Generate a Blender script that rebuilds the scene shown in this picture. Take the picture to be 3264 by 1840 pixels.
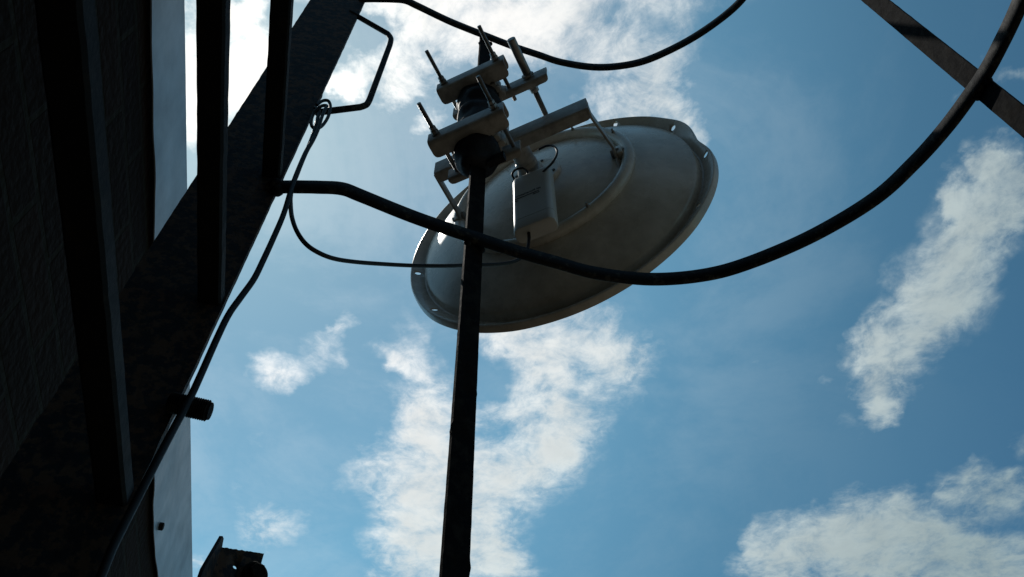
import bpy, bmesh, math, random
from mathutils import Vector, noise
random.seed(7)
for o in list(bpy.data.objects): bpy.data.objects.remove(o)
S = bpy.context.scene
COL = S.collection
CZ = 1.6                                   # camera height above the ground; geometry below is written relative to the eye

# ------------------------------------------------------------------ camera
R = [[0.99993154, -0.01170133, 0.0], [0.00940246, 0.80348269, 0.59525386], [-0.00696526, -0.59521311, 0.80353770]]
cam = bpy.data.cameras.new("camera"); cam.sensor_width = 36; cam.lens = 2538/3264*36
cam.clip_start = 0.02; cam.clip_end = 3000
co = bpy.data.objects.new("camera", cam); COL.objects.link(co)
from mathutils import Matrix
co.matrix_world = Matrix(((R[0][0], -R[0][1], -R[0][2], 0), (R[1][0], -R[1][1], -R[1][2], 0), (R[2][0], -R[2][1], -R[2][2], CZ), (0, 0, 0, 1)))
S.camera = co
S.render.resolution_x = 1024; S.render.resolution_y = 577
S.view_settings.view_transform = 'Standard'; S.view_settings.look = 'None'
S.view_settings.exposure = 0.0; S.view_settings.gamma = 1.0

# ------------------------------------------------------------------ sun + sky
SUN_AZ, SUN_EL = math.radians(-42.2), math.radians(60.6)
sd = Vector((math.sin(SUN_AZ)*math.cos(SUN_EL), math.cos(SUN_AZ)*math.cos(SUN_EL), math.sin(SUN_EL)))
sl = bpy.data.lights.new("sun", 'SUN'); sl.energy = 2.2; sl.angle = math.radians(0.53); sl.color = (1.0, 0.95, 0.87)
so = bpy.data.objects.new("sun", sl); COL.objects.link(so); so.rotation_euler = (-sd).to_track_quat('-Z', 'Y').to_euler()
so.location = sd*20

CLOUDS = [(-0.4036,0.914,0.0324,0.0271,132.8,0.8), (-0.3298,0.8605,0.0254,0.0219,132.5,0.55), (-0.2751,0.8015,0.0294,0.0125,99.3,0.75), (-0.2985,0.8306,0.0199,0.0137,127.6,0.4), (-0.2857,0.8868,0.0283,0.0135,99.8,0.5), (-0.3298,0.9002,0.0227,0.0197,136,0.35), (-0.2019,0.8881,0.0298,0.0185,-117.1,0.62), (-0.1526,0.9087,0.0449,0.0303,-136.1,0.75), (-0.1465,0.829,0.0466,0.0305,97,0.35), (-0.1572,0.9701,0.049,0.0375,176,0.5), (0.1194,0.8545,0.0855,0.0558,-159.7,1), (0.003,0.8636,0.0686,0.0311,-138.3,0.7), (0.1907,0.9084,0.0679,0.0343,83.9,0.7), (0.09,0.9939,0.0845,0.0604,85.5,0.9), (0.0641,1.0825,0.091,0.0741,85,0.9), (0.0033,0.8299,0.0511,0.0332,-178.8,0.6), (-0.1434,1.0305,0.0422,0.0392,160.3,0.9), (-0.1461,1.1209,0.1026,0.0549,95,0.9), (-0.1776,1.2365,0.1032,0.0725,97.6,0.8), (0.0184,1.185,0.0774,0.0717,-172.9,0.8), (-0.0348,1.0166,0.0333,0.0235,-179.4,0.5), (-0.2076,1.3635,0.1239,0.0697,96.5,0.8), (-0.0618,1.2999,0.1177,0.0683,92.1,0.75), (-0.1522,1.4671,0.1112,0.0922,98.7,0.8), (-0.0444,1.4342,0.0866,0.0522,91.4,0.6), (-0.2787,1.1638,0.0646,0.0338,153,0.69), (-0.4978,1.3305,0.0652,0.051,118.6,0.81), (-0.5267,1.2181,0.0293,0.0227,121.7,0.35), (-0.462,1.0885,0.0209,0.0163,119.4,0.25), (0.0103,1.4848,0.0399,0.0337,-176.5,0.5), (-0.0945,1.183,0.1076,0.0475,93,0.6), (-0.2912,1.4578,0.0666,0.0392,99.1,0.3), (0.6762,0.758,0.072,0.0581,51.7,0.95), (0.659,0.8326,0.0633,0.0465,101.2,0.95), (0.6219,0.9166,0.0684,0.0402,66,0.9), (0.6324,0.9829,0.0481,0.027,67.5,0.7), (0.6536,1.0232,0.0295,0.0208,-159.6,0.5), (0.5838,0.8488,0.0423,0.0198,71.1,0.5), (0.6819,0.9218,0.0355,0.026,-148.8,0.4), (0.6885,0.6683,0.0715,0.0423,59.8,1), (0.6901,0.5974,0.0531,0.0289,61.6,0.9), (0.7014,0.5313,0.0354,0.0245,-145.5,1), (0.6646,0.5057,0.0253,0.0138,61.5,0.68), (0.7364,0.5927,0.0658,0.029,64.2,0.98), (0.6542,0.6022,0.0391,0.0159,68.1,0.75), (0.6519,0.3948,0.0208,0.011,170,0.6), (0.6031,0.3622,0.0097,0.0067,-154.2,0.35), (0.5852,0.4206,0.0075,0.0054,-146.6,0.3), (0.7329,1.4635,0.1573,0.1013,-166.7,1.05), (0.7499,1.3672,0.0861,0.063,49.9,1.05), (0.5828,1.3972,0.0737,0.0569,54.6,0.98), (0.8749,1.4379,0.1035,0.0668,-163.4,0.98), (1.0416,1.4906,0.0945,0.0619,-157.7,1.05), (0.4891,1.3623,0.0523,0.0188,78.5,0.4), (0.5254,1.495,0.06,0.0481,-152.5,0.75), (0.6612,1.2753,0.0428,0.0279,64.1,0.57), (0.7419,1.2644,0.0426,0.0243,65.9,0.63), (0.8324,1.236,0.0525,0.0348,115.7,0.69), (0.9313,1.2622,0.0663,0.046,-148.3,0.8), (0.9683,1.2329,0.0399,0.0273,-142,0.57), (0.8581,1.1837,0.0379,0.009,70.5,0.34), (0.8821,1.3302,0.0463,0.0286,-165.1,0.34), (0.9258,1.1063,0.035,0.0169,62.6,0.5), (0.5923,1.0531,0.0392,0.0287,56.3,0.28), (0.5268,0.9381,0.0171,0.0121,61.7,0.3), (0.4127,0.8816,0.0247,0.0161,105.5,0.22), (-0.1169,0.3517,0.0562,0.0482,169.3,1), (-0.05,0.3269,0.0668,0.0353,-180,0.8), (-0.148,0.4147,0.0353,0.026,175,0.75), (-0.2059,0.3765,0.0322,0.0196,148.5,0.85), (-0.2205,0.409,0.0217,0.0171,168.5,0.8), (0.0248,0.3635,0.0482,0.0389,-177.7,0.7), (0.0998,0.3338,0.0751,0.0376,-178.2,0.85), (0.1664,0.4133,0.0561,0.0389,-174.2,0.8), (0.2234,0.453,0.0457,0.0252,-146.2,0.7), (0.2198,0.3301,0.0363,0.0289,69.3,0.6), (0.2594,0.4825,0.0245,0.0206,58.1,0.45), (0.1498,0.4755,0.0343,0.0186,-177.3,0.6), (0.2062,0.3865,0.0414,0.0332,-166.2,0.55), (-0.0875,0.455,0.0193,0.0176,108.2,0.5), (-0.1103,0.4722,0.0187,0.0169,109.8,0.5), (0.1157,0.4462,0.0359,0.0225,-176.8,0.5), (-0.161,0.2813,0.1147,0.0223,-179.6,0.8), (0.0685,0.2765,0.1527,0.0295,-179.3,0.8), (-0.1721,0.3458,0.0202,0.0182,133.8,-0.7), (-0.1886,0.3191,0.0139,0.0115,165.4,-0.5), (0.2061,0.345,0.0252,0.0165,78.4,-0.5), (0.0822,0.4067,0.0248,0.0181,-176.2,-0.4), (-0.3251,0.3452,0.0281,0.0229,129.9,1), (-0.3395,0.3019,0.0274,0.017,173.1,1), (-0.3585,0.4177,0.0337,0.0169,106,0.9), (-0.4201,0.4022,0.0578,0.0238,106.9,1.3), (-0.3813,0.3731,0.0522,0.0347,113.8,1.1), (-0.391,0.2956,0.0118,0.0074,171.1,0.4), (-0.4631,0.5611,0.011,0.0083,125.4,0.5), (-0.6792,1.4502,0.0311,0.0241,129.3,0.5), (0.2875,0.566,0.0208,0.0098,79.5,0.25)]

def make_world():
    w = bpy.data.worlds.new("World"); S.world = w; w.use_nodes = True
    t = w.node_tree; N = t.nodes; L = t.links; N.clear()
    def nd(ty, **k):
        n = N.new(ty)
        for a, b in k.items(): setattr(n, a, b)
        return n
    def val(sock, v):
        if isinstance(v, (int, float, tuple)): sock.default_value = v
        else: L.new(v, sock)
    def M(op, a, b=None, c=None, clamp=False):
        n = nd('ShaderNodeMath', operation=op, use_clamp=clamp); val(n.inputs[0], a)
        if b is not None: val(n.inputs[1], b)
        if c is not None: val(n.inputs[2], c)
        return n.outputs[0]
    def VM(op, a, b=None):
        n = nd('ShaderNodeVectorMath', operation=op); val(n.inputs[0], a)
        if b is not None: val(n.inputs[1], b)
        return n.outputs['Value'] if op == 'DOT_PRODUCT' else n.outputs[0]
    def ramp(f, pts, interp='LINEAR'):
        n = nd('ShaderNodeValToRGB'); n.color_ramp.interpolation = interp; e = n.color_ramp.elements
        while len(e) < len(pts): e.new(0.5)
        for i, (p, c) in enumerate(pts): e[i].position = p; e[i].color = (*c, 1) if isinstance(c, tuple) else (c, c, c, 1)
        L.new(f, n.inputs[0]); return n.outputs[0]
    sky = nd('ShaderNodeTexSky', sky_type='NISHITA', sun_disc=False, sun_elevation=SUN_EL, sun_rotation=SUN_AZ)
    sky.air_density = 1.0; sky.dust_density = 0.25; sky.ozone_density = 2.5
    tc = nd('ShaderNodeTexCoord'); d = tc.outputs['Generated']
    sep = nd('ShaderNodeSeparateXYZ'); L.new(d, sep.inputs[0])
    z = M('MAXIMUM', sep.outputs[2], 0.06)
    cmb = nd('ShaderNodeCombineXYZ'); L.new(M('DIVIDE', sep.outputs[0], z), cmb.inputs[0]); L.new(M('DIVIDE', sep.outputs[1], z), cmb.inputs[1])
    uv = cmb.outputs[0]                                    # point where the view ray meets a flat cloud layer
    def fbm(scale, detail, rough, off=0.0, col=False, dist=0.0):
        n = nd('ShaderNodeTexNoise', noise_dimensions='3D'); n.inputs['Scale'].default_value = scale
        n.inputs['Detail'].default_value = detail; n.inputs['Roughness'].default_value = rough; n.inputs['Distortion'].default_value = dist
        L.new(VM('ADD', uv, (off, off*0.7, off*0.3)), n.inputs['Vector'])
        return n.outputs['Color' if col else 'Fac']
    def scaled(v, s):
        n = nd('ShaderNodeVectorMath', operation='SCALE'); L.new(v, n.inputs[0]); n.inputs['Scale'].default_value = s; return n.outputs[0]
    def mrange(v, a, b, c=0.0, d_=1.0, smooth=True):
        n = nd('ShaderNodeMapRange', interpolation_type='SMOOTHSTEP' if smooth else 'LINEAR'); L.new(v, n.inputs[0])
        for i, q in enumerate((a, b, c, d_)): n.inputs[i+1].default_value = q
        return n.outputs[0]
    w1 = scaled(VM('SUBTRACT', fbm(7, 3, .6, 3.1, True), (.5, .5, .5)), .12)
    w2 = scaled(VM('SUBTRACT', fbm(26, 4, .65, 7.7, True), (.5, .5, .5)), .055)
    wuv = VM('ADD', uv, VM('ADD', w1, w2))
    acc = None
    extra = [(-1.2, -0.6, .5, .35, 20, .9), (1.4, -.4, .6, .4, 60, .9), (.4, -1.2, .6, .4, 0, .8), (-1.3, 1.9, .5, .4, 0, .8), (1.9, 1.6, .6, .4, 30, .9), (.2, 2.6, .8, .4, 10, .9), (-2.4, .4, .6, .6, 0, .9), (2.8, .2, .6, .6, 0, .9)]
    for (u, v, a, b, th, wt) in CLOUDS+extra:
        mp = nd('ShaderNodeMapping', vector_type='TEXTURE'); L.new(wuv, mp.inputs[0])
        mp.inputs['Location'].default_value = (u, v, 0); mp.inputs['Rotation'].default_value = (0, 0, math.radians(th))
        k = 1.95; mp.inputs['Scale'].default_value = (a*k, b*k, 5)
        g = nd('ShaderNodeTexGradient', gradient_type='SPHERICAL'); L.new(mp.outputs[0], g.inputs[0])
        acc = M('MULTIPLY_ADD', g.outputs['Fac'], wt*1.25, acc if acc is not None else 0.0)
    acc = M('MINIMUM', acc, 1.5)
    f1 = M('SUBTRACT', fbm(9, 10, .66, 1.3, dist=.5), .5)
    f2 = M('SUBTRACT', fbm(38, 7, .68, 5.2, dist=.6), .5)
    nz = M('ADD', M('MULTIPLY', f1, 3.4), M('MULTIPLY', f2, 1.35))
    env = M('MULTIPLY', acc, 1.3, clamp=True)
    dens = M('ADD', acc, M('MULTIPLY', nz, env))
    core = M('MULTIPLY', mrange(dens, -.02, 1.9), .93)
    veil = mrange(M('ADD', acc, M('MULTIPLY', nz, .8)), -.1, 1.3, 0, .30)          # thin veil round the clouds
    alpha = M('MULTIPLY', M('MAXIMUM', core, veil), mrange(acc, 0.0, .35))
    cs = VM('DOT_PRODUCT', VM('NORMALIZE', d), tuple(sd))     # forward scattering: clouds and thin haze are brighter towards the sun
    hz = M('MULTIPLY', mrange(M('ADD', M('MULTIPLY', fbm(2.2, 8, .6, 9.0, dist=.6), 1.0), M('MULTIPLY', f2, .12)), .40, .66), mrange(cs, .58, .86, .01, .10))
    alpha = M('MAXIMUM', alpha, hz)
    lum = ramp(cs, [(0.0, (.34, .37, .39)), (.55, (.38, .48, .49)), (.78, (.74, .82, .82)), (.89, (.96, .98, .96)), (.95, (1.25, 1.22, 1.18)), (1.0, (1.6, 1.55, 1.45))])
    shade = nd('ShaderNodeMapRange'); L.new(M('ADD', M('MULTIPLY', acc, .5), M('MULTIPLY', fbm(13, 5, .55, 12.0), 1.0)), shade.inputs[0])
    shade.inputs[1].default_value = .55; shade.inputs[2].default_value = 1.5; shade.inputs[3].default_value = 1.10; shade.inputs[4].default_value = .80
    STR = 0.1
    cl = scaled(lum, 1.0/STR); n = nd('ShaderNodeVectorMath', operation='SCALE'); L.new(cl, n.inputs[0]); L.new(shade.outputs[0], n.inputs['Scale']); cl = n.outputs[0]
    tint = VM('MULTIPLY', sky.outputs[0], ramp(cs, [(0, (.42, .70, .68)), (.55, (.44, .77, .74)), (.7, (.60, 1.00, .88)), (.85, (.96, 1.46, 1.20)), (1, (.95, 1.25, 1.06))]))
    mx = nd('ShaderNodeMix', data_type='RGBA'); L.new(alpha, mx.inputs[0]); L.new(tint, mx.inputs[6]); L.new(cl, mx.inputs[7])
    bg = nd('ShaderNodeBackground'); L.new(mx.outputs[2], bg.inputs[0]); bg.inputs[1].default_value = STR
    out = nd('ShaderNodeOutputWorld'); L.new(bg.outputs[0], out.inputs[0])
make_world()

# ------------------------------------------------------------------ helpers
def V(*a): return Vector(a)
f0, cx, cy = 2538.0, 1632.0, 920.0
def ray(px, py):
    c = (px-cx, py-cy, f0); return Vector([sum(R[i][j]*c[j] for j in range(3)) for i in range(3)])
def at(px, py, nv, dist):                       # back-projects a measured point of the photo onto a real plane
    r = ray(px, py); return r*(dist/r.dot(nv))
UP = V(0, 0, 1)
A1 = math.radians(-13.5); HD = V(math.sin(A1), math.cos(A1), 0); XP = V(math.cos(A1), -math.sin(A1), 0)     # along / out of the brick wall
A2 = math.radians(24.4); NN = V(math.sin(A2), math.cos(A2), 0); MM = V(math.cos(A2), -math.sin(A2), 0)      # dish axis / to its right
def W(x, h, z): return XP*x + HD*h + UP*z
def D(m, n, z): return MM*m + NN*n + UP*z
ORI = {}
def prop(o, label=None, cat=None, group=None, kind=None):
    for k, v in (('label', label), ('category', cat), ('group', group), ('kind', kind)):
        if v: o[k] = v
    return o
def thing(name, loc, label, cat, group=None):
    o = bpy.data.objects.new(name, None); COL.objects.link(o); o.empty_display_size = .1
    o.location = loc+V(0, 0, CZ); ORI[o.name] = loc.copy(); return prop(o, label, cat, group)
class MB:
    def __init__(s): s.v = []; s.f = []
    def add(s, vs, fs):
        b = len(s.v); s.v += [Vector(q) for q in vs]; s.f += [[b+i for i in q] for q in fs]; return s
    def box(s, c, ax, h):
        vs = [c+ax[0]*(h[0]*i)+ax[1]*(h[1]*j)+ax[2]*(h[2]*k) for i in (-1, 1) for j in (-1, 1) for k in (-1, 1)]
        return s.add(vs, [(0, 1, 3, 2), (4, 6, 7, 5), (0, 4, 5, 1), (2, 3, 7, 6), (0, 2, 6, 4), (1, 5, 7, 3)])
    def rings(s, rs, cap=True, closed=False):
        n = len(rs[0]); b = len(s.v)
        for r in rs: s.v += [Vector(q) for q in r]
        m = len(rs)
        for i in range(m if closed else m-1):
            for j in range(n):
                a, c = b+i*n, b+((i+1) % m)*n; s.f.append([a+j, a+(j+1) % n, c+(j+1) % n, c+j])
        if cap and not closed: s.f.append([b+j for j in range(n)][::-1]); s.f.append([b+(m-1)*n+j for j in range(n)])
        return s
    def tube(s, path, r, seg=12, closed=False, cap=True):
        rs = []; ref = None; n = len(path)
        for i, p in enumerate(path):
            t = (path[(i+1) % n]-path[i-1]) if closed else (path[min(i+1, n-1)]-path[max(i-1, 0)])
            t.normalize()
            if ref is None: ref = t.orthogonal().normalized()
            ref = (ref-t*ref.dot(t)).normalized(); b = t.cross(ref)
            rr = r[i] if isinstance(r, (list, tuple)) else r
            rs.append([p+ref*(rr*math.cos(2*math.pi*k/seg))+b*(rr*math.sin(2*math.pi*k/seg)) for k in range(seg)])
        return s.rings(rs, cap, closed)
    def lathe(s, o, ax, prof, seg=32, cap=True, closed=False):
        ax = ax.normalized(); a = ax.orthogonal().normalized() if abs(ax.z) > .9 else UP.cross(ax).normalized(); b = ax.cross(a)
        return s.rings([[o+ax*h+a*(r*math.cos(2*math.pi*k/seg))+b*(r*math.sin(2*math.pi*k/seg)) for k in range(seg)] for r, h in prof], cap, closed)
    def bolt(s, p, q, r, pitch=.0016, seg=14):
        ax = q-p; L = ax.length; pr = [(r*.8, 0)]; h = r*.2
        while h < L-r*.2: pr += [(r, h), (r*.84, h+pitch*.5)]; h += pitch
        pr += [(r*.8, L)]
        return s.lathe(p, ax, pr, seg)
    def hexn(s, p, ax, r, h, seg=6):
        ax = ax.normalized(); return s.lathe(p, ax, [(r*.9, 0), (r, h*.12), (r, h*.88), (r*.9, h)], seg)
    def extrude(s, pts, vec):                  # closed outline (3D points) pushed along vec
        n = len(pts); s.add(pts, [list(range(n))[::-1]]); s.add([p+vec for p in pts], [list(range(n))])
        b = len(s.v)-2*n
        for j in range(n): s.f.append([b+j, b+(j+1) % n, b+n+(j+1) % n, b+n+j])
        return s
    def build(s, name, mat, parent=None, label=None, bevel=0, smooth=40, origin=None, segs=2):
        me = bpy.data.meshes.new(name); o = bpy.data.objects.new(name, me); COL.objects.link(o)
        org = ORI[parent.name] if parent else (origin if origin is not None else V(0, 0, 0))
        me.from_pydata([v-org for v in s.v], [], s.f); me.update()
        bm = bmesh.new(); bm.from_mesh(me); bmesh.ops.remove_doubles(bm, verts=bm.verts, dist=1e-6)
        bmesh.ops.recalc_face_normals(bm, faces=bm.faces)
        if bevel:
            es = [e for e in bm.edges if len(e.link_faces) == 2 and e.calc_face_angle() > math.radians(35)]
            bmesh.ops.bevel(bm, geom=es, offset=bevel, segments=segs, profile=.5, affect='EDGES', clamp_overlap=True)
        bm.to_mesh(me); bm.free()
        me.polygons.foreach_set('use_smooth', [True]*len(me.polygons)); me.set_sharp_from_angle(angle=math.radians(smooth))
        me.materials.append(mat)
        if parent: o.parent = parent; ORI[o.name] = org
        else: o.location = org+V(0, 0, CZ); ORI[o.name] = org
        if label: o['label'] = label
        return o
def spline(P, n=8, closed=False):
    out = []; m = len(P)
    for i in range(m if closed else m-1):
        if closed: p0, p1, p2, p3 = P[i-1], P[i], P[(i+1) % m], P[(i+2) % m]
        else: p0, p1, p2, p3 = P[max(i-1, 0)], P[i], P[i+1], P[min(i+2, m-1)]
        for k in range(n):
            t = k/n; out.append(.5*((2*p1)+(p2-p0)*t+(2*p0-5*p1+4*p2-p3)*t*t+(3*p1-p0-3*p2+p3)*t**3))
    if not closed: out.append(P[-1].copy())
    return out
def wob(p, s, a): return noise.noise(p*s)*a

# ------------------------------------------------------------------ materials
def mat(name, base, rough=.6, metal=0.0, spec=.5, c2=None, nscale=20, thr=(.45, .6), bump=0.0, bscale=60, detail=5, c3=None, coat=0):
    m = bpy.data.materials.new(name); m.use_nodes = True; t = m.node_tree; N = t.nodes; L = t.links
    b = N['Principled BSDF']; b.inputs['Base Color'].default_value = (*base, 1); b.inputs['Roughness'].default_value = rough
    b.inputs['Metallic'].default_value = metal; b.inputs['Specular IOR Level'].default_value = spec; b.inputs['Coat Weight'].default_value = coat
    tc = N.new('ShaderNodeTexCoord')
    def noi(sc, de=detail, off=0):
        n = N.new('ShaderNodeTexNoise'); n.inputs['Scale'].default_value = sc; n.inputs['Detail'].default_value = de; n.inputs['Roughness'].default_value = .65
        mp = N.new('ShaderNodeMapping'); mp.inputs['Location'].default_value = (off, off, off); L.new(tc.outputs['Object'], mp.inputs[0]); L.new(mp.outputs[0], n.inputs['Vector']); return n.outputs['Fac']
    if c2:
        r = N.new('ShaderNodeValToRGB'); e = r.color_ramp.elements; e[0].position = thr[0]; e[1].position = thr[1]
        e[0].color = (*base, 1); e[1].color = (*c2, 1); L.new(noi(nscale), r.inputs[0]); col = r.outputs[0]
        if c3:
            r3 = N.new('ShaderNodeValToRGB'); e = r3.color_ramp.elements; e[0].position = .5; e[1].position = .62; L.new(noi(nscale*.45, 6, 4.0), r3.inputs[0])
            mx = N.new('ShaderNodeMix'); mx.data_type = 'RGBA'; L.new(r3.outputs[0], mx.inputs[0]); L.new(col, mx.inputs[6]); mx.inputs[7].default_value = (*c3, 1); col = mx.outputs[2]
        L.new(col, b.inputs['Base Color'])
        rr = N.new('ShaderNodeMapRange'); L.new(noi(nscale*1.7, 4, 2), rr.inputs[0]); rr.inputs[3].default_value = max(rough-.12, .05); rr.inputs[4].default_value = min(rough+.15, 1); L.new(rr.outputs[0], b.inputs['Roughness'])
    if bump:
        bp = N.new('ShaderNodeBump'); bp.inputs['Strength'].default_value = bump; bp.inputs['Distance'].default_value = .002
        L.new(noi(bscale, 6, 1), bp.inputs['Height']); L.new(bp.outputs[0], b.inputs['Normal'])
    return m
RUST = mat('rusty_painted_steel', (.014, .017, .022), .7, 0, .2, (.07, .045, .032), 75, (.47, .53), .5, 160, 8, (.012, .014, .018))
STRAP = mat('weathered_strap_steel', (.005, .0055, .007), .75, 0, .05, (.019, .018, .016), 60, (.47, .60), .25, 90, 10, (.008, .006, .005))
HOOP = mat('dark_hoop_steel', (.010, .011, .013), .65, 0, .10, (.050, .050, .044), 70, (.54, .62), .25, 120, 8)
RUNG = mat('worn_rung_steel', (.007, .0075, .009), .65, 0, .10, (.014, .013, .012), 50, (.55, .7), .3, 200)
DISH = mat('off_white_enamel', (.66, .63, .56), .26, 0, .55, (.46, .435, .38), 13, (.42, .66), .06, 8, 8, (.50, .465, .39))
BRK = mat('grey_coated_steel', (.44, .43, .40), .42, 0, .5, (.26, .25, .23), 45, (.42, .62), .12, 120, 8, (.34, .33, .30))
ZINC = mat('dull_zinc', (.30, .29, .28), .42, .8, .5, (.16, .14, .12), 60, (.5, .65), .1, 200)
PLAST = mat('white_plastic', (.50, .52, .50), .38, 0, .4, (.46, .47, .46), 14, (.4, .6), .03, 60)
RUB = mat('black_rubber', (.007, .008, .011), .62, 0, .22, (.013, .014, .02), 40, (.4, .6), .9, 55)
CABL = mat('black_cable_sheath', (.008, .009, .012), .5, 0, .25, (.016, .017, .02), 60, (.5, .7), .1, 200)
INK = mat('dark_ink', (.03, .03, .032), .6)
GOLD = mat('brass', (.6, .42, .15), .3, 1.0)
FLASH = mat('galvanised_sheet', (.37, .38, .39), .42, .5, .5, (.22, .235, .25), 7, (.35, .7), .35, 6)
ROOF = mat('roof_felt', (.06, .06, .06), .9, 0, .3, (.09, .085, .08), 3)
GROUND = mat('bare_soil', (.155, .125, .09), .95, 0, .2, (.12, .10, .075), 1.5, (.35, .65), .4, 120)
def brick_mat():
    m = bpy.data.materials.new('dark_brick'); m.use_nodes = True; t = m.node_tree; N = t.nodes; L = t.links; b = N['Principled BSDF']
    g = N.new('ShaderNodeNewGeometry')
    def dot(v):
        n = N.new('ShaderNodeVectorMath'); n.operation = 'DOT_PRODUCT'; L.new(g.outputs['Position'], n.inputs[0]); n.inputs[1].default_value = v; return n.outputs['Value']
    c = N.new('ShaderNodeCombineXYZ'); L.new(dot(tuple(HD)), c.inputs[0]); L.new(dot((0, 0, 1)), c.inputs[1])
    k = N.new('ShaderNodeTexBrick'); L.new(c.outputs[0], k.inputs[0]); k.inputs['Scale'].default_value = 1.0
    k.inputs['Brick Width'].default_value = .225; k.inputs['Row Height'].default_value = .075; k.inputs['Mortar Size'].default_value = .006
    k.inputs['Mortar Smooth'].default_value = .25
    k.inputs['Color1'].default_value = (.02, .012, .009, 1); k.inputs['Color2'].default_value = (.013, .009, .007, 1); k.inputs['Mortar'].default_value = (.022, .019, .014, 1)  # near-black brick and mortar tones over the whole wall
    L.new(k.outputs[0], b.inputs['Base Color']); b.inputs['Roughness'].default_value = .9; b.inputs['Specular IOR Level'].default_value = .05
    n = N.new('ShaderNodeTexNoise'); n.inputs['Scale'].default_value = 60; L.new(g.outputs['Position'], n.inputs['Vector'])
    a = N.new('ShaderNodeMath'); a.operation = 'MULTIPLY_ADD'; L.new(k.outputs['Fac'], a.inputs[0]); a.inputs[1].default_value = -1.0; L.new(n.outputs[0], a.inputs[2])
    bp = N.new('ShaderNodeBump'); bp.inputs['Strength'].default_value = .8; bp.inputs['Distance'].default_value = .006; L.new(a.outputs[0], bp.inputs['Height']); L.new(bp.outputs[0], b.inputs['Normal'])
    return m
BRICK = brick_mat()

# ------------------------------------------------------------------ ground
g = MB(); gs = 600; g.add([V(-gs, -gs, -CZ), V(gs, -gs, -CZ), V(gs, gs, -CZ), V(-gs, gs, -CZ)], [(0, 1, 2, 3)])
prop(g.build('ground', GROUND), kind='structure')

# ------------------------------------------------------------------ brick building with sheet metal flashing
WX = -.50; TOPZ = 1.50
bld = thing('brick_building', W(WX, 1.5, -CZ), 'dark brick wall topped with pale metal flashing behind the rusty ladder', 'building')
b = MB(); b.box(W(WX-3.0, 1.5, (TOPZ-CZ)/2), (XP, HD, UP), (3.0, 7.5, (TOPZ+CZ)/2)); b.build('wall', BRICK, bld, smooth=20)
b = MB(); b.box(W(WX-3.02, 1.5, TOPZ+.015), (XP, HD, UP), (2.98, 7.4, .012)); b.build('roof', ROOF, bld)
fx = WX+.012
# added brown block, unseen behind the eye: cuts sky light, gives warm bounce
blk = thing('added_bounce_block', D(.6, -4.9, -CZ), 'plain brown block added out of view behind the camera to dim and warm the light', 'building')
BROWN = mat('bounce_block_brown', (.13, .10, .072), .9, 0, .2, (.10, .078, .056), 4, (.4, .6))
b = MB(); b.box(D(.6, -4.9, 1.1), (MM, NN, UP), (6, 3, 2.7)); b.build('wall', BROWN, blk)  # body of the added light block
b = MB(); b.box(D(.6, -4.9, 3.88), (MM, NN, UP), (6.25, 3.25, .07)); b.build('roof', ROOF, blk)  # flat lid of the added block, also out of view
low = [(-6.0, 1.372)]+[(q.dot(HD), q.z) for q in (at(x, y, XP, fx) for x, y in ((484, 0), (487, 250), (491, 500), (495, 800), (495, 1150), (495, 1380), (493, 1480), (490, 1600), (490, 1680), (493, 1740), (500, 1800), (506, 1850)))]+[(2.6, 1.34), (2.9, 1.37), (9.0, 1.37)]
b = MB(); nh = 420; top = []; bot = []; rows = 7
hs = [-5.9+14.8*i/nh for i in range(nh+1)] + [low[1][0]+(low[-3][0]-low[1][0])*i/160 for i in range(161)]
hs = sorted(set(round(h, 5) for h in hs)); grid = []
for h in hs:
    for (h0, z0), (h1, z1) in zip(low, low[1:]):
        if h0 <= h <= h1: zl = z0+(z1-z0)*(h-h0)/(h1-h0); break
    zt = 1.532+noise.noise(V(h*3, 0, 0))*.0015+noise.noise(V(h*40, 0, 0))*.0006
    col = []
    for k in range(rows+1):
        f = k/rows; bulge = .006*(1-f)*noise.noise(V(h*4.2, f, 3))+.003*noise.noise(V(h*11, f*2, 9))*(1-f)
        col.append(W(fx+bulge, h, zl+(zt-zl)*f))
    grid.append(col)
ring = []
for col in grid: ring.append(col+[c-XP*.0025 for c in reversed(col)])
b.rings(ring); fl = b.build('flashing', FLASH, bld, smooth=60)
b = MB(); p = at(511, 1678, XP, fx+.002); b.hexn(p-XP*.004, XP, .010, .012); b.build('bolt', STRAP, fl)

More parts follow.
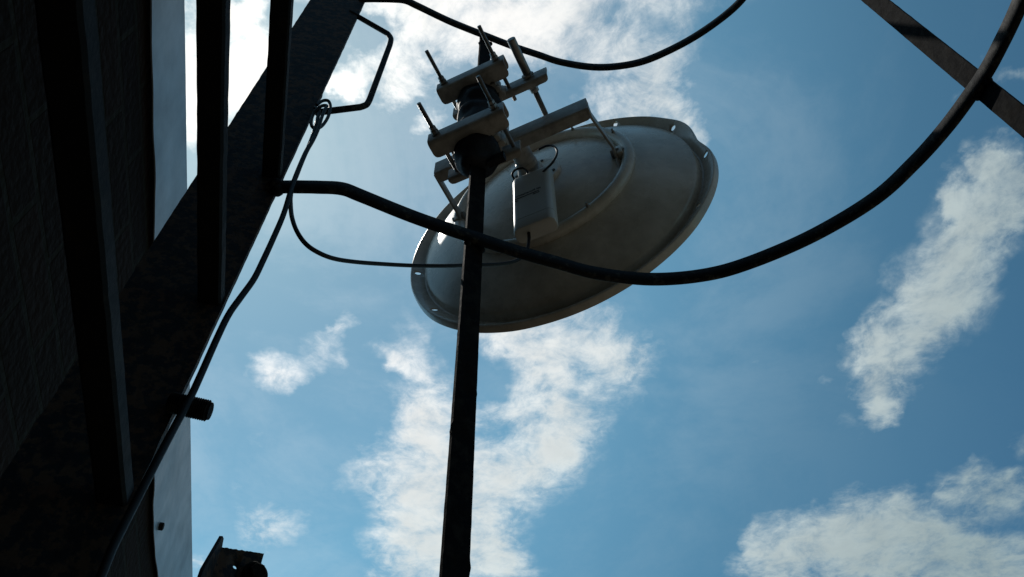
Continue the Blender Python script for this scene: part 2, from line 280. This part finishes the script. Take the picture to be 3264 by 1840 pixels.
# ------------------------------------------------------------------ caged ladder
lad = thing('caged_ladder', W(-.21, .24, -CZ), 'dark rusty steel ladder seen from below with rungs, safety hoops and vertical cage straps', 'ladder')
C = V(.193, .293, 0); CH = C.dot(HD)
hp = [(-.346, .556), (-.325, .556), (-.309, .556), (-.275, .557), (-.241, .56), (-.215, .572), (-.137, .611), (-.051, .647), (.008, .671), (.068, .692), (.13, .713), (.217, .726), (.303, .718), (.372, .693), (.453, .647), (.526, .587), (.567, .529), (.595, .475), (.613, .427)]
half = [V(x, y, 0) for x, y in hp]
def mir(p): return p-HD*(2*(p.dot(HD)-CH))
full = spline(half+[W(half[-1].dot(XP)+.002, CH, 0)]+[mir(p) for p in reversed(half)], 8)
def flatbar(path, z, th, h, name, m, bev=.0012):
    b = MB(); rs = []; n = len(path)
    for i, p in enumerate(path):
        t = (path[min(i+1, n-1)]-path[max(i-1, 0)]).normalized(); o = t.cross(UP)       # o points away from the cage centre
        e = .00018; w = lambda k: wob(V(i*.22, k*9, z*7), 1.0, e)
        q = p+UP*z; c = bev
        rs.append([q+o*(x+w(k))+UP*(y+w(k+5)) for k, (x, y) in enumerate([(-th/2+c, -h/2), (th/2-c, -h/2), (th/2, -h/2+c), (th/2, h/2-c), (th/2-c, h/2), (-th/2+c, h/2), (-th/2, h/2-c), (-th/2, -h/2+c)])])
    b.rings(rs); return b.build(name, m, lad, smooth=50)
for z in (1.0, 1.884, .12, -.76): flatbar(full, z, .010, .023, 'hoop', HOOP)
def strap(pos, z0, z1, w, th, name='strap'):
    rad = (pos-C).normalized(); tan = UP.cross(rad); b = MB(); rs = []; n = int((z1-z0)/.006)
    pos = pos+rad*(.005+th/2)
    for i in range(n+1):
        z = z0+(z1-z0)*i/n; q = pos+UP*z; r = []
        for k, (x, y) in enumerate(((-w/2, -th/2), (w/2, -th/2), (w/2, th/2), (-w/2, th/2))):
            e = wob(V(z*55, k*7.3, pos.x*9), 1, .0005)+max(0, noise.noise(V(z*30, k*3.1, 5))-.40)*.011
            r.append(q+tan*(x+math.copysign(e, x))+rad*(y+e*.3))
        rs.append(r)
    b.rings(rs); return b.build(name, STRAP, lad, smooth=35)
def weld(p, rr=.007):
    b = MB(); pr = [(max(.0004, rr*math.sin(math.pi*i/8)*(1+.2*noise.noise(V(i, p.x*50, p.z*9)))), -rr*math.cos(math.pi*i/8)) for i in range(9)]
    b.lathe(p, V(.3, .2, 1), pr, 12); b.build('weld', HOOP, lad, smooth=60)
S1 = V(-.061, .644, 0)+V(.81, .586, 0)*.0105; S2 = V(.615, .415, 0)
strap(S1, -.8, 1.888, .0290, .0055); strap(S2, -.8, 1.9, .027, .005)
strap(mir(S1), -.8, 1.888, .025, .005)
for P_, w_ in ((S1, .0290), (S2, .027)):
    rad = (P_-C).normalized(); tn = UP.cross(rad)
    for z in (1.0, 1.884):
        for s_ in (-1, 1):
            for dz in ((-1, 1) if z < 1.5 else (-1,)): weld(P_+rad*.0045+tn*(s_*w_*.42)+UP*(z+dz*.0115), .0055)
weld(W(-.196, .617, 1.0), .011); weld(W(-.192, .618, .99), .009)
def stringer(h, sgn):
    b = MB(); rs = []; n = 520; z0, z1 = -CZ, 2.6; t = .008
    for i in range(n+1):
        z = z0+(z1-z0)*i/n
        e = [wob(V(z*45, k*5.1, h*3), 1, .0007)+max(0, noise.noise(V(z*22, k*4.1, 2))-.42)*.006 for k in range(6)]
        pts = [(-.304-e[0], 0), (-.1935+e[1], 0), (-.1935+e[1], t*sgn), (-.295, t*sgn), (-.295, .045*sgn), (-.304-e[0], .045*sgn)]
        rs.append([W(x, h+y, z) for x, y in pts])
    b.rings(rs); return b.build('stringer', RUST, lad, smooth=35)
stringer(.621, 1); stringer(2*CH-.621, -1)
for z in (1.025, .7257, .4428, .16, -.13, -.42, -.71, -1.0, -1.3):
    b = MB(); rs = []; n = 110; h0, h1 = 2*CH-.6205, .6205
    for i in range(n+1):
        h = h0+(h1-h0)*i/n; e = wob(V(h*50, z*9, 1), 1, .0006)
        rs.append([W(x, h, z+y) for x, y in ((-.2195-e, 0), (-.1985+e, -.0002), (-.196+e, .0025), (-.196+e, .018), (-.1985, .0205), (-.2195, .0205), (-.222-e, .018), (-.222-e, .0025))])
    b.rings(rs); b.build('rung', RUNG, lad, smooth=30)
for z in (.30, -.9):
    b = MB(); b.box(W(-.40, .645, z), (XP, HD, UP), (.102, .004, .02)); b.build('standoff', RUST, lad, bevel=.001)
# bent round bar handle welded to the stringer
hb = [at(x, y, HD, .624) for x, y in ((1128, 42), (1236, 108), (1246, 124), (1242, 146), (1178, 318), (1168, 334), (1148, 342), (1030, 364))]
hb[0] = hb[0]-XP*.008; hb[-1] = hb[-1]-XP*.012
path = []
for i, p in enumerate(hb):
    path.append(p)
pp = [hb[0], hb[0].lerp(hb[1], .5)]+spline(hb[1:4], 5)+[hb[3].lerp(hb[4], .5)]+spline(hb[4:7], 5)+[hb[6].lerp(hb[7], .5), hb[7]]
MB().tube(pp, .0058, 14).build('handle', HOOP, lad)
# threaded stud through the stringer
p0, p1 = at(540, 1282, HD, .612), at(679, 1293, HD, .612)
MB().bolt(p0, p0+XP*((p1-p0).dot(XP))-UP*.004, .0108, .0022, 20).build('threaded_stud', STRAP, lad, smooth=15)

# ------------------------------------------------------------------ rubber wrapping on the strap
S1c = S1+(S1-C).normalized()*.0075-V(.0065, .004, 0)
b = MB(); rs = []; n = 96; z0, z1 = 1.238, 1.60; seg = 48
for i in range(n+1):
    f = i/n; z = z0+(z1-z0)*f; env = min(1, (f*9)**.5 if f < .11 else 1, ((1-f)*7)**.5 if f > .86 else 1)
    r0 = .014+(.028-.006*math.exp(-((z-1.42)/.05)**2))*env+.0022*math.sin(z*150)*env
    ring = []
    for k in range(seg):
        a = 2*math.pi*k/seg; d = V(math.cos(a), math.sin(a), 0)
        r = r0*(1+.10*noise.noise(V(d.x*1.3, d.y*1.3, z*30)))+.003*math.sin(a*1+z*95)+.002*noise.noise(V(a*2, z*60, 3))
        ring.append(S1c+V(.003, 0, 0)+d*r+UP*(z+.006*math.sin(a+1)))
    rs.append(ring)
wr = b; b.rings(rs)
tl = [S1c+V(.03, -.01, 1.205), S1c+V(.05, -.012, 1.196), S1c+V(.057, -.012, 1.19)]
b.box(S1c+MM*.038+UP*1.250+NN*.01, (MM, NN, UP), (.016, .006, .009))
o = b.build('rubber_wrapping', RUB, origin=S1c+UP*1.185, smooth=60); prop(o, 'lumpy black rubber tape wound round the strap under the dish clamps', 'rubber wrapping')

# ------------------------------------------------------------------ dish antenna
ant = thing('dish_antenna', D(-.3215, .56, 1.30), 'round off-white dish antenna with radio box on its back, clamped to the middle strap', 'antenna')
MC, ZC = -.281, 1.468
NV, PK = .748, .9
prof = [(max(r, .002), NV+PK*r*r) for r in [i*.316/26 for i in range(27)]]
prof += [(.3185, .8415), (.3203, .8450), (.3218, .8530), (.3240, .8560), (.3268, .8560), (.3400, .8462), (.3480, .8393), (.3510, .8382), (.3533, .8392), (.3550, .8415), (.3572, .8530), (.3575, .8538)]
inner = [(.3558, .8540), (.3535, .8430), (.3522, .8413), (.3509, .8405), (.3488, .8412), (.3400, .8486), (.3275, .8584), (.3232, .8584), (.3200, .8545), (.3185, .8460), (.3170, .8425)]
inner += [(r, NV+PK*r*r+.0022) for r in [i*.314/16 for i in range(16, 0, -1)]]+[(.002, NV+.0022)]
b = MB(); seg = 160; rs = []
def dpt(r, n, a):
    dg = math.degrees(a); w = max(0, (r-.315)/.035)
    r = r*.983; w = max(0, (r-.310)/.035); r = r-w*.013*math.exp(-((dg-9)/8)**2)+w*.003*math.exp(-((dg-27)/6)**2)+w*.0008*noise.noise(V(dg*.08, 0, 0))
    return D(MC+r*math.cos(a), n, ZC+r*math.sin(a))
for r, n in prof+inner: rs.append([dpt(r, n, (2*math.pi*k/seg if k <= seg/2 else 2*math.pi*k/seg-2*math.pi)) for k in range(seg)])
b.rings(rs); refl = b.build('reflector', DISH, ant, smooth=28)
holes = []
for x, y in ((1956, 403), (2141, 408), (2252, 493), (2229, 652), (1339, 867), (1380, 990)):
    q = at(x, y, NN, .846); holes.append(math.atan2(q.z-ZC, q.dot(MM)-MC))
holes += [math.radians(d) for d in (88, 118, 150)]
cut = MB()
for a in holes:
    c = D(MC+.3335*math.cos(a), .80, ZC+.3335*math.sin(a)); cut.lathe(c, NN, [(.0057, 0), (.0057, .1)], 16)
co_ = cut.build('cutter', DISH, ant)
md = refl.modifiers.new('b', 'BOOLEAN'); md.object = co_; md.operation = 'DIFFERENCE'; md.solver = 'EXACT'
dg = bpy.context.evaluated_depsgraph_get(); me = bpy.data.meshes.new_from_object(refl.evaluated_get(dg)); refl.modifiers.clear(); refl.data = me
bpy.data.objects.remove(co_)
# stiffening ring on the back
RR, RN = .192, .776
ringp = [D(MC+RR*math.cos(a), RN, ZC+RR*math.sin(a)) for a in [2*math.pi*k/120 for k in range(120)]]
b = MB(); b.tube(ringp, .0135, 14, closed=True); rg = b.build('mounting_ring', DISH, ant)
for x, y in ((1880, 660), (1830, 405), (2002, 388), (1615, 520), (1700, 770)):
    q = at(x, y, NN, RN-.014); a = math.atan2(q.z-ZC, q.dot(MM)-MC); c = D(MC+RR*math.cos(a), RN-.013, ZC+RR*math.sin(a))
    MB().lathe(c+NN*.004, -NN, [(.0038, 0), (.0038, .007), (.0024, .008), (.0024, .013)], 10).build('screw', ZINC, rg)
# hub plate
hb_ = MB(); hb_.lathe(D(MC, NV-.006, ZC), NN, [(.052, 0), (.055, .003), (.055, .009)], 48)
hub = hb_.build('hub_plate', DISH, ant)
for k in range(8):
    a = math.radians(22+45*k); MB().lathe(D(MC+.045*math.cos(a), NV-.0055, ZC+.045*math.sin(a)), -NN, [(.0030, 0), (.0030, .003)], 10).build('screw', INK, hub)
# feed tube
b = MB(); b.lathe(D(MC-.004, .648, ZC-.012), NN, [(.0190, 0), (.0205, .002), (.0205, .052), (.0225, .054), (.0225, .066), (.026, .074), (.033, .0995)], 32)
b.build('feed_tube', BRK, ant)
# channel bars
def channel(m0, m1, n, z0, z1, dep, t=.0028, r=.010, up=True):
    b = MB(); ax = (MM, NN, UP); c = (m0+m1)/2; hl = (m1-m0)/2
    def plate(cen, e1, e2, h1, h2, tv, r):     # rounded rectangle
        pts = []
        for sx, sy, a0 in ((1, 1, 0), (-1, 1, 90), (-1, -1, 180), (1, -1, 270)):
            for k in range(5):
                a = math.radians(a0+k*22.5); pts.append(cen+e1*(sx*(h1-r)+r*math.cos(a))+e2*(sy*(h2-r)+r*math.sin(a)))
        b.extrude([p-tv*.5 for p in pts], tv)
    return b, plate, c, hl
def cbar(m0, m1, n, z0, z1, dep, rc=.006, t=.003):
    """U channel: web facing the camera side (-n), flanges running back along +n with clipped corners, rounded bends"""
    b = MB(); prof = []; out = []; k = 5
    for i in range(k+1):
        a = math.pi/2*i/k; out.append((rc-rc*math.cos(a), z1-rc+rc*math.sin(a)))
    top = out; bot = [(x, z0+z1-z) for x, z in reversed(top)]
    outer = [(dep, z0)]+[(x, z) for x, z in reversed([(x, z0+(z1-z)) for x, z in top])]+[]
    # outline (n offset, z) going round the U
    o_ = [(dep, z1)]+[(x, z) for x, z in reversed(top)]+[(x, z0+z1-z) for x, z in top]+[(dep, z0)]
    ri = max(rc-t, .001)
    it = [(t+ri-ri*math.cos(math.pi/2*i/k), z1-t-ri+ri*math.sin(math.pi/2*i/k)) for i in range(k+1)]
    i_ = [(dep, z0+t)]+[(x, z0+z1-z) for x, z in reversed(it)]+[(x, z) for x, z in it]+[(dep, z1-t)]
    loop = o_+i_
    rs = []
    st = [0, .002, .005, .010, .5, .990, .995, .998, 1]
    L_ = m1-m0
    for s_ in (0.0, .0015, .004, .009, L_-.009, L_-.004, L_-.0015, L_):
        e = min(s_, L_-s_); lim = dep-(.009-math.sqrt(max(0, .009**2-(.009-e)**2)))*1.0 if e < .009 else dep
        rs.append([D(m0+s_, n+min(x, lim), z) for x, z in loop])
    b.rings(rs); return b
def rod(m, z, n0, n1, r, parent, nn=(), mt=ZINC, nm='bolt'):
    b = MB().bolt(D(m, n0, z), D(m, n1, z), r, .0018); o = b.build(nm, mt, parent, smooth=25)
    for q in nn:
        b = MB(); b.lathe(D(m, q, z), NN, [(r*1.95, 0), (r*1.95, .0016)], 20).hexn(D(m, q-.0078, z), NN, r*1.75, .0076)
        if q < .52: b.hexn(D(m, q-.0150, z), NN, r*1.5, .0068, 6)
        b.build('nut', mt, o, smooth=25)
    return o
for (z0, z1, zr, ext) in ((1.514, 1.556, 1.5355, .0), (1.282, 1.325, 1.304, .0)):
    cb = cbar(-.394, -.246, .512, z0, z1, .034, rc=.009).build('clamp_bar', BRK, ant, smooth=50)
    nt = .437 if z0 > 1.4 else .447
    rod(-.377, zr, nt, .605, .0042, ant, (.5105,)); rod(-.262, zr, nt, .605, .0042, ant, (.5105,))
# rear plates
cbar(-.39, -.180, .575, 1.518, 1.562, .014).build('rear_plate', BRK, ant, smooth=50)
cbar(-.395, -.250, .592, 1.284, 1.324, .014).build('rear_plate', BRK, ant, smooth=50)
# toothed jaw pieces beside the strap
for z in (1.31, 1.53):
    b = MB()
    for s_ in (-1, 1):
        for k in range(3): b.lathe(D(-.3215+s_*(.036+.004*k), .548+.013*k, z-.016), UP, [(.0062, 0), (.0075, .003), (.0075, .030), (.0062, .033)], 14)
    b.box(D(-.3215, .581, z), (MM, NN, UP), (.040, .005, .0165)); b.build('jaw', BRK, ant, smooth=35)
# long crossbar carrying the arms, hung from the plates by two lugs
cross = cbar(-.462, -.126, .640, 1.438, 1.491, .024, rc=.005).build('crossbar', BRK, ant, smooth=50)
for m in (-.345, -.295):
    b = MB(); b.box(D(m, .615, 1.465), (MM, NN, UP), (.0022, .0255, .052)); b.box(D(m, .598, 1.44), (MM, NN, UP), (.0021, .01, .13)); b.build('lug', BRK, ant, bevel=.0006)
# elevation bolt
o = MB().bolt(D(-.2185, .492, 1.548), D(-.2185, .662, 1.538), .0060, .0018, 16).build('elevation_bolt', ZINC, ant, smooth=25)
MB().lathe(D(-.2185, .490, 1.548), NN, [(.0078, 0), (.0088, .001), (.0088, .080)], 20).build('sleeve', ZINC, o, smooth=40)
MB().hexn(D(-.2185, .567, 1.5445), NN, .0125, .007).hexn(D(-.2185, .590, 1.542), NN, .0125, .009).lathe(D(-.2185, .599, 1.542), NN, [(.009, 0), (.009, .008)], 16).build('nut', ZINC, o)
# arms from the crossbar to the ring
def arm(m0, m1, tip):
    b = MB(); pts = [(m0, .643, 1.452), (m0, .662, 1.449), (m1, .745, 1.462), (m1, .767, 1.462), (m1, .777, 1.410)]
    rs = []
    hw = [.015, .013, .012, .018, .006]
    for (m, n, z), h in zip(pts, hw):
        t = .0024; d = V(0, 0, 1)
        rs.append([D(m-t, n, z-h), D(m+t, n, z-h), D(m+t, n, z+h), D(m-t, n, z+h)])
    b.rings(rs); return b.build('arm', BRK, ant, bevel=.0007)
aR = arm(-.127, -.113, .800); aL = arm(-.461, -.4655, .800)
for a_, m, s_ in ((aR, -.1112, 1), (aL, -.4675, -1)):
    MB().hexn(D(m, .768, 1.464), MM*s_, .0110, .0080).lathe(D(m+s_*.007, .768, 1.464), MM*s_, [(.0055, 0), (.0055, .011)], 12).lathe(D(m-s_*.005, .768, 1.464), -MM*s_, [(.0105, 0), (.0105, .006)], 6).build('bolt', ZINC, a_)
for m in (-.104, -.474):
    b = MB(); b.box(D(m, .772, 1.464), (MM, NN, UP), (.006, .012, .016)); b.build('pivot_lug', DISH, ant, bevel=.002)
# radio unit
b = MB(); bx0, bx1, bn0, bn1, bz0, bz1 = -.3125, -.2325, .690, .7235, 1.192, 1.386
rs = []
def rrect(k, ins):
    r = .012; pts = []
    for cx_, cn_, a0 in ((bx1-r, bn1-r, 0), (bx0+r, bn1-r, 90), (bx0+r, bn0+r, 180), (bx1-r, bn0+r, 270)):
        for i in range(7):
            a = math.radians(a0+15*i); pts.append((cx_+(r-ins)*math.cos(a), cn_+(r-ins)*math.sin(a)))
    return pts
for z, ins in ((bz0+.001, .0025), (bz0, .004)): pass
for z, ins in ((bz0, .0035), (bz0+.0008, .001), (bz0+.003, 0), (bz0+.030, 0), (bz0+.0304, .0009), (bz0+.0314, .0009), (bz0+.0318, 0), (bz0+.05, 0), (bz0+.10, 0), (bz0+.15, 0), (bz1-.012, 0), (bz1-.005, .0015), (bz1-.0012, .005), (bz1, .009)):
    rs.append([D(m, n, z) for m, n in rrect(0, ins)])
b.rings(rs); rad_ = b.build('radio_unit', PLAST, ant, smooth=40)
b = MB(); b.box(D(-.275, .735, 1.36), (MM, NN, UP), (.022, .0115, .030)).build('mounting_bracket', BRK, ant, bevel=.003)
b = MB(); b.box(D(-.275, .728, 1.41), (MM, NN, UP), (.016, .016, .05)).build('neck', BRK, ant, bevel=.004)
# the print on the radio unit: rows of marks too small to read
b = MB(); random.seed(3); y0 = 1.305; m = -.3035
while m < -.253:
    w = random.uniform(.0010, .0024)
    if not (-.2635 < m < -.2610): b.box(D(m+w/2, bn0-.0002, y0+random.uniform(-.0012, .0012)), (MM, NN, UP), (w/2*.8, .0004, random.uniform(.0008, .0024)))
    m += w+.0006
b.box(D(-.281, bn0-.0002, y0-.0085), (MM, NN, UP), (.0255, .0004, .0009))
b.box(D(-.2615, bn0-.0002, y0-.0140), (MM, NN, UP), (.0065, .0004, .0008)); b.box(D(-.302, bn0-.0002, y0-.0165), (MM, NN, UP), (.0035, .0004, .0007))
b.build('print', INK, rad_)
for m in (-.303, -.283):
    MB().lathe(D(m, .704, bz1-.003), UP, [(.0046, 0), (.0046, .005), (.0036, .006), (.0036, .016)], 12).build('connector', GOLD, rad_)
def pig(pts, r=.0023): MB().tube(spline(pts, 8), r, 10).build('pigtail', CABL, ant)
pig([D(-.283, .704, 1.397), D(-.283, .702, 1.412), D(-.290, .699, 1.425), D(-.305, .697, 1.428), D(-.314, .700, 1.420), D(-.312, .71, 1.41)])
pig([at(x, y, NN, .69) for x, y in ((1716, 478), (1740, 466), (1762, 466), (1775, 478), (1773, 498), (1758, 522), (1742, 538), (1732, 548))])

# ------------------------------------------------------------------ cables
HC = .600
main = [(1010, 335), (1028, 322), (1046, 322), (1053, 340), (1046, 372), (1026, 402), (1004, 410), (992, 396), (998, 366), (1022, 340), (1042, 338)]
main_path = [at(x, y, HD, HC+(.012 if i < 6 else .004 if i < 9 else -.002)*1.0) for i, (x, y) in enumerate(main)]
thick = [(1046, 330), (1034, 352), (1024, 380), (1014, 412), (998, 446), (978, 480), (958, 525), (932, 592), (905, 680), (872, 758), (838, 832), (809, 890), (766, 950), (729, 1003), (692, 1078), (633, 1211), (602, 1276), (533, 1406), (468, 1531), (408, 1648), (360, 1744), (325, 1830), (280, 1930), (225, 2060), (180, 2180)]
tp = [at(x, y, HD, HC-.004) for x, y in thick]
b = MB(); cp = spline(main_path+tp[1:], 6); b.tube(cp, [.0028+.0009*min(1, max(0, (i/6-12)/4)) for i in range(len(cp))], 12)
o = b.build('power_cable', CABL, origin=tp[-1]); prop(o, 'thick black cable looped over the bent handle and running down beside the rusty stringer', 'cable')
# thin cable: same loop, then slack across to the radio unit
th2 = [(1004, 344, .615), (1016, 352, .604), (1012, 380, .602), (1004, 410, .602), (994, 440, .602), (982, 470, .604), (966, 508, .606), (946, 560, .607), (932, 592, .608), (927, 622, .61), (929, 665, None)]
tp2 = [at(x, y, HD, d) for x, y, d in th2 if d]
q0 = tp2[-1]; n0 = q0.dot(NN)
rest = [(926, 645), (930, 690), (945, 735), (972, 775), (1010, 803), (1062, 824), (1130, 835), (1220, 842), (1320, 847), (1420, 848), (1510, 845), (1590, 842), (1640, 833), (1668, 815), (1682, 790), (1686, 765), (1686, 748)]
for i, (x, y) in enumerate(rest):
    f = (i+1)/len(rest); nn_ = n0+(.706-n0)*min(1, (x-925)/760 if i < 14 else 1)
    tp2.append(at(x, y, NN, nn_))
tp2[-1] = D(tp2[-1].dot(MM), .706, 1.193)
b = MB(); b.tube(spline(tp2, 6), .0031, 10)
o = b.build('data_cable', CABL, origin=tp2[-1]); prop(o, 'thin black cable sagging from the ladder handle to the bottom of the radio box', 'cable')

# ------------------------------------------------------------------ angle iron post at the bottom of the picture
def azp(px, py, dist):
    r = ray(px, py); return r*(dist/math.hypot(r.x, r.y))
post = thing('angle_post', azp(705, 1745, .90)*1.0-UP*(azp(705, 1745, .9).z+CZ), 'top of a rusty angle iron post with a drilled flange and big washer', 'post')
c0 = azp(708, 1745, .90); c0.z = 0; l0 = azp(640, 1840, .86); l0.z = 0; r0_ = azp(841, 1767, .915); r0_.z = 0
zt = azp(710, 1745, .90).z; zb = azp(703, 1690, .88).z; zr = azp(843, 1765, .915).z
b = MB(); nrm = (r0_-c0).normalized().cross(UP)*.005
pts = [c0-UP*CZ]+[c0+UP*zt]
for i in range(1, 24):
    f = i/24; q = c0.lerp(r0_, f); pts.append(q+UP*(zt+(zr-zt)*f+noise.noise(V(f*14, 0, 4))*.0012))
pts += [r0_+UP*zr, r0_-UP*CZ]
b.extrude(pts, -nrm); fl2 = b.build('flange', RUST, post, smooth=30)
b = MB(); d_ = (l0-c0); nr = d_.normalized().cross(UP)*.004; tip = azp(700, 1690, .893)
l1 = l0.copy()
pts = [c0-UP*CZ+nrm*0, c0+UP*(zt), c0.lerp(l1, .12)+UP*zb*1.0, c0.lerp(l1, .30)+UP*zb*.997, l1+UP*(azp(648, 1815, .86).z), l1-UP*CZ]
b.extrude(pts, nr); b.build('flange', RUST, post, smooth=30)
nv = (r0_-c0).normalized().cross(UP); nv = nv if nv.dot(c0) > 0 else -nv
dd = c0.dot(nv)
wc = at(808, 1836, nv, dd-.004)
MB().lathe(wc, -nv, [(.0150, 0), (.0158, .001), (.0158, .006), (.0145, .0075)], 36).hexn(wc-nv*.007, -nv, .0105, .008).build('washer', STRAP, post)
hc = at(751, 1806, nv, dd)
cut = MB().lathe(hc-nv*.03, nv, [(.0032, 0), (.0032, .06)], 16).build('cutter', RUST, post)
md = fl2.modifiers.new('b', 'BOOLEAN'); md.object = cut; md.solver = 'EXACT'
dg = bpy.context.evaluated_depsgraph_get(); me = bpy.data.meshes.new_from_object(fl2.evaluated_get(dg)); fl2.modifiers.clear(); fl2.data = me
bpy.data.objects.remove(cut)
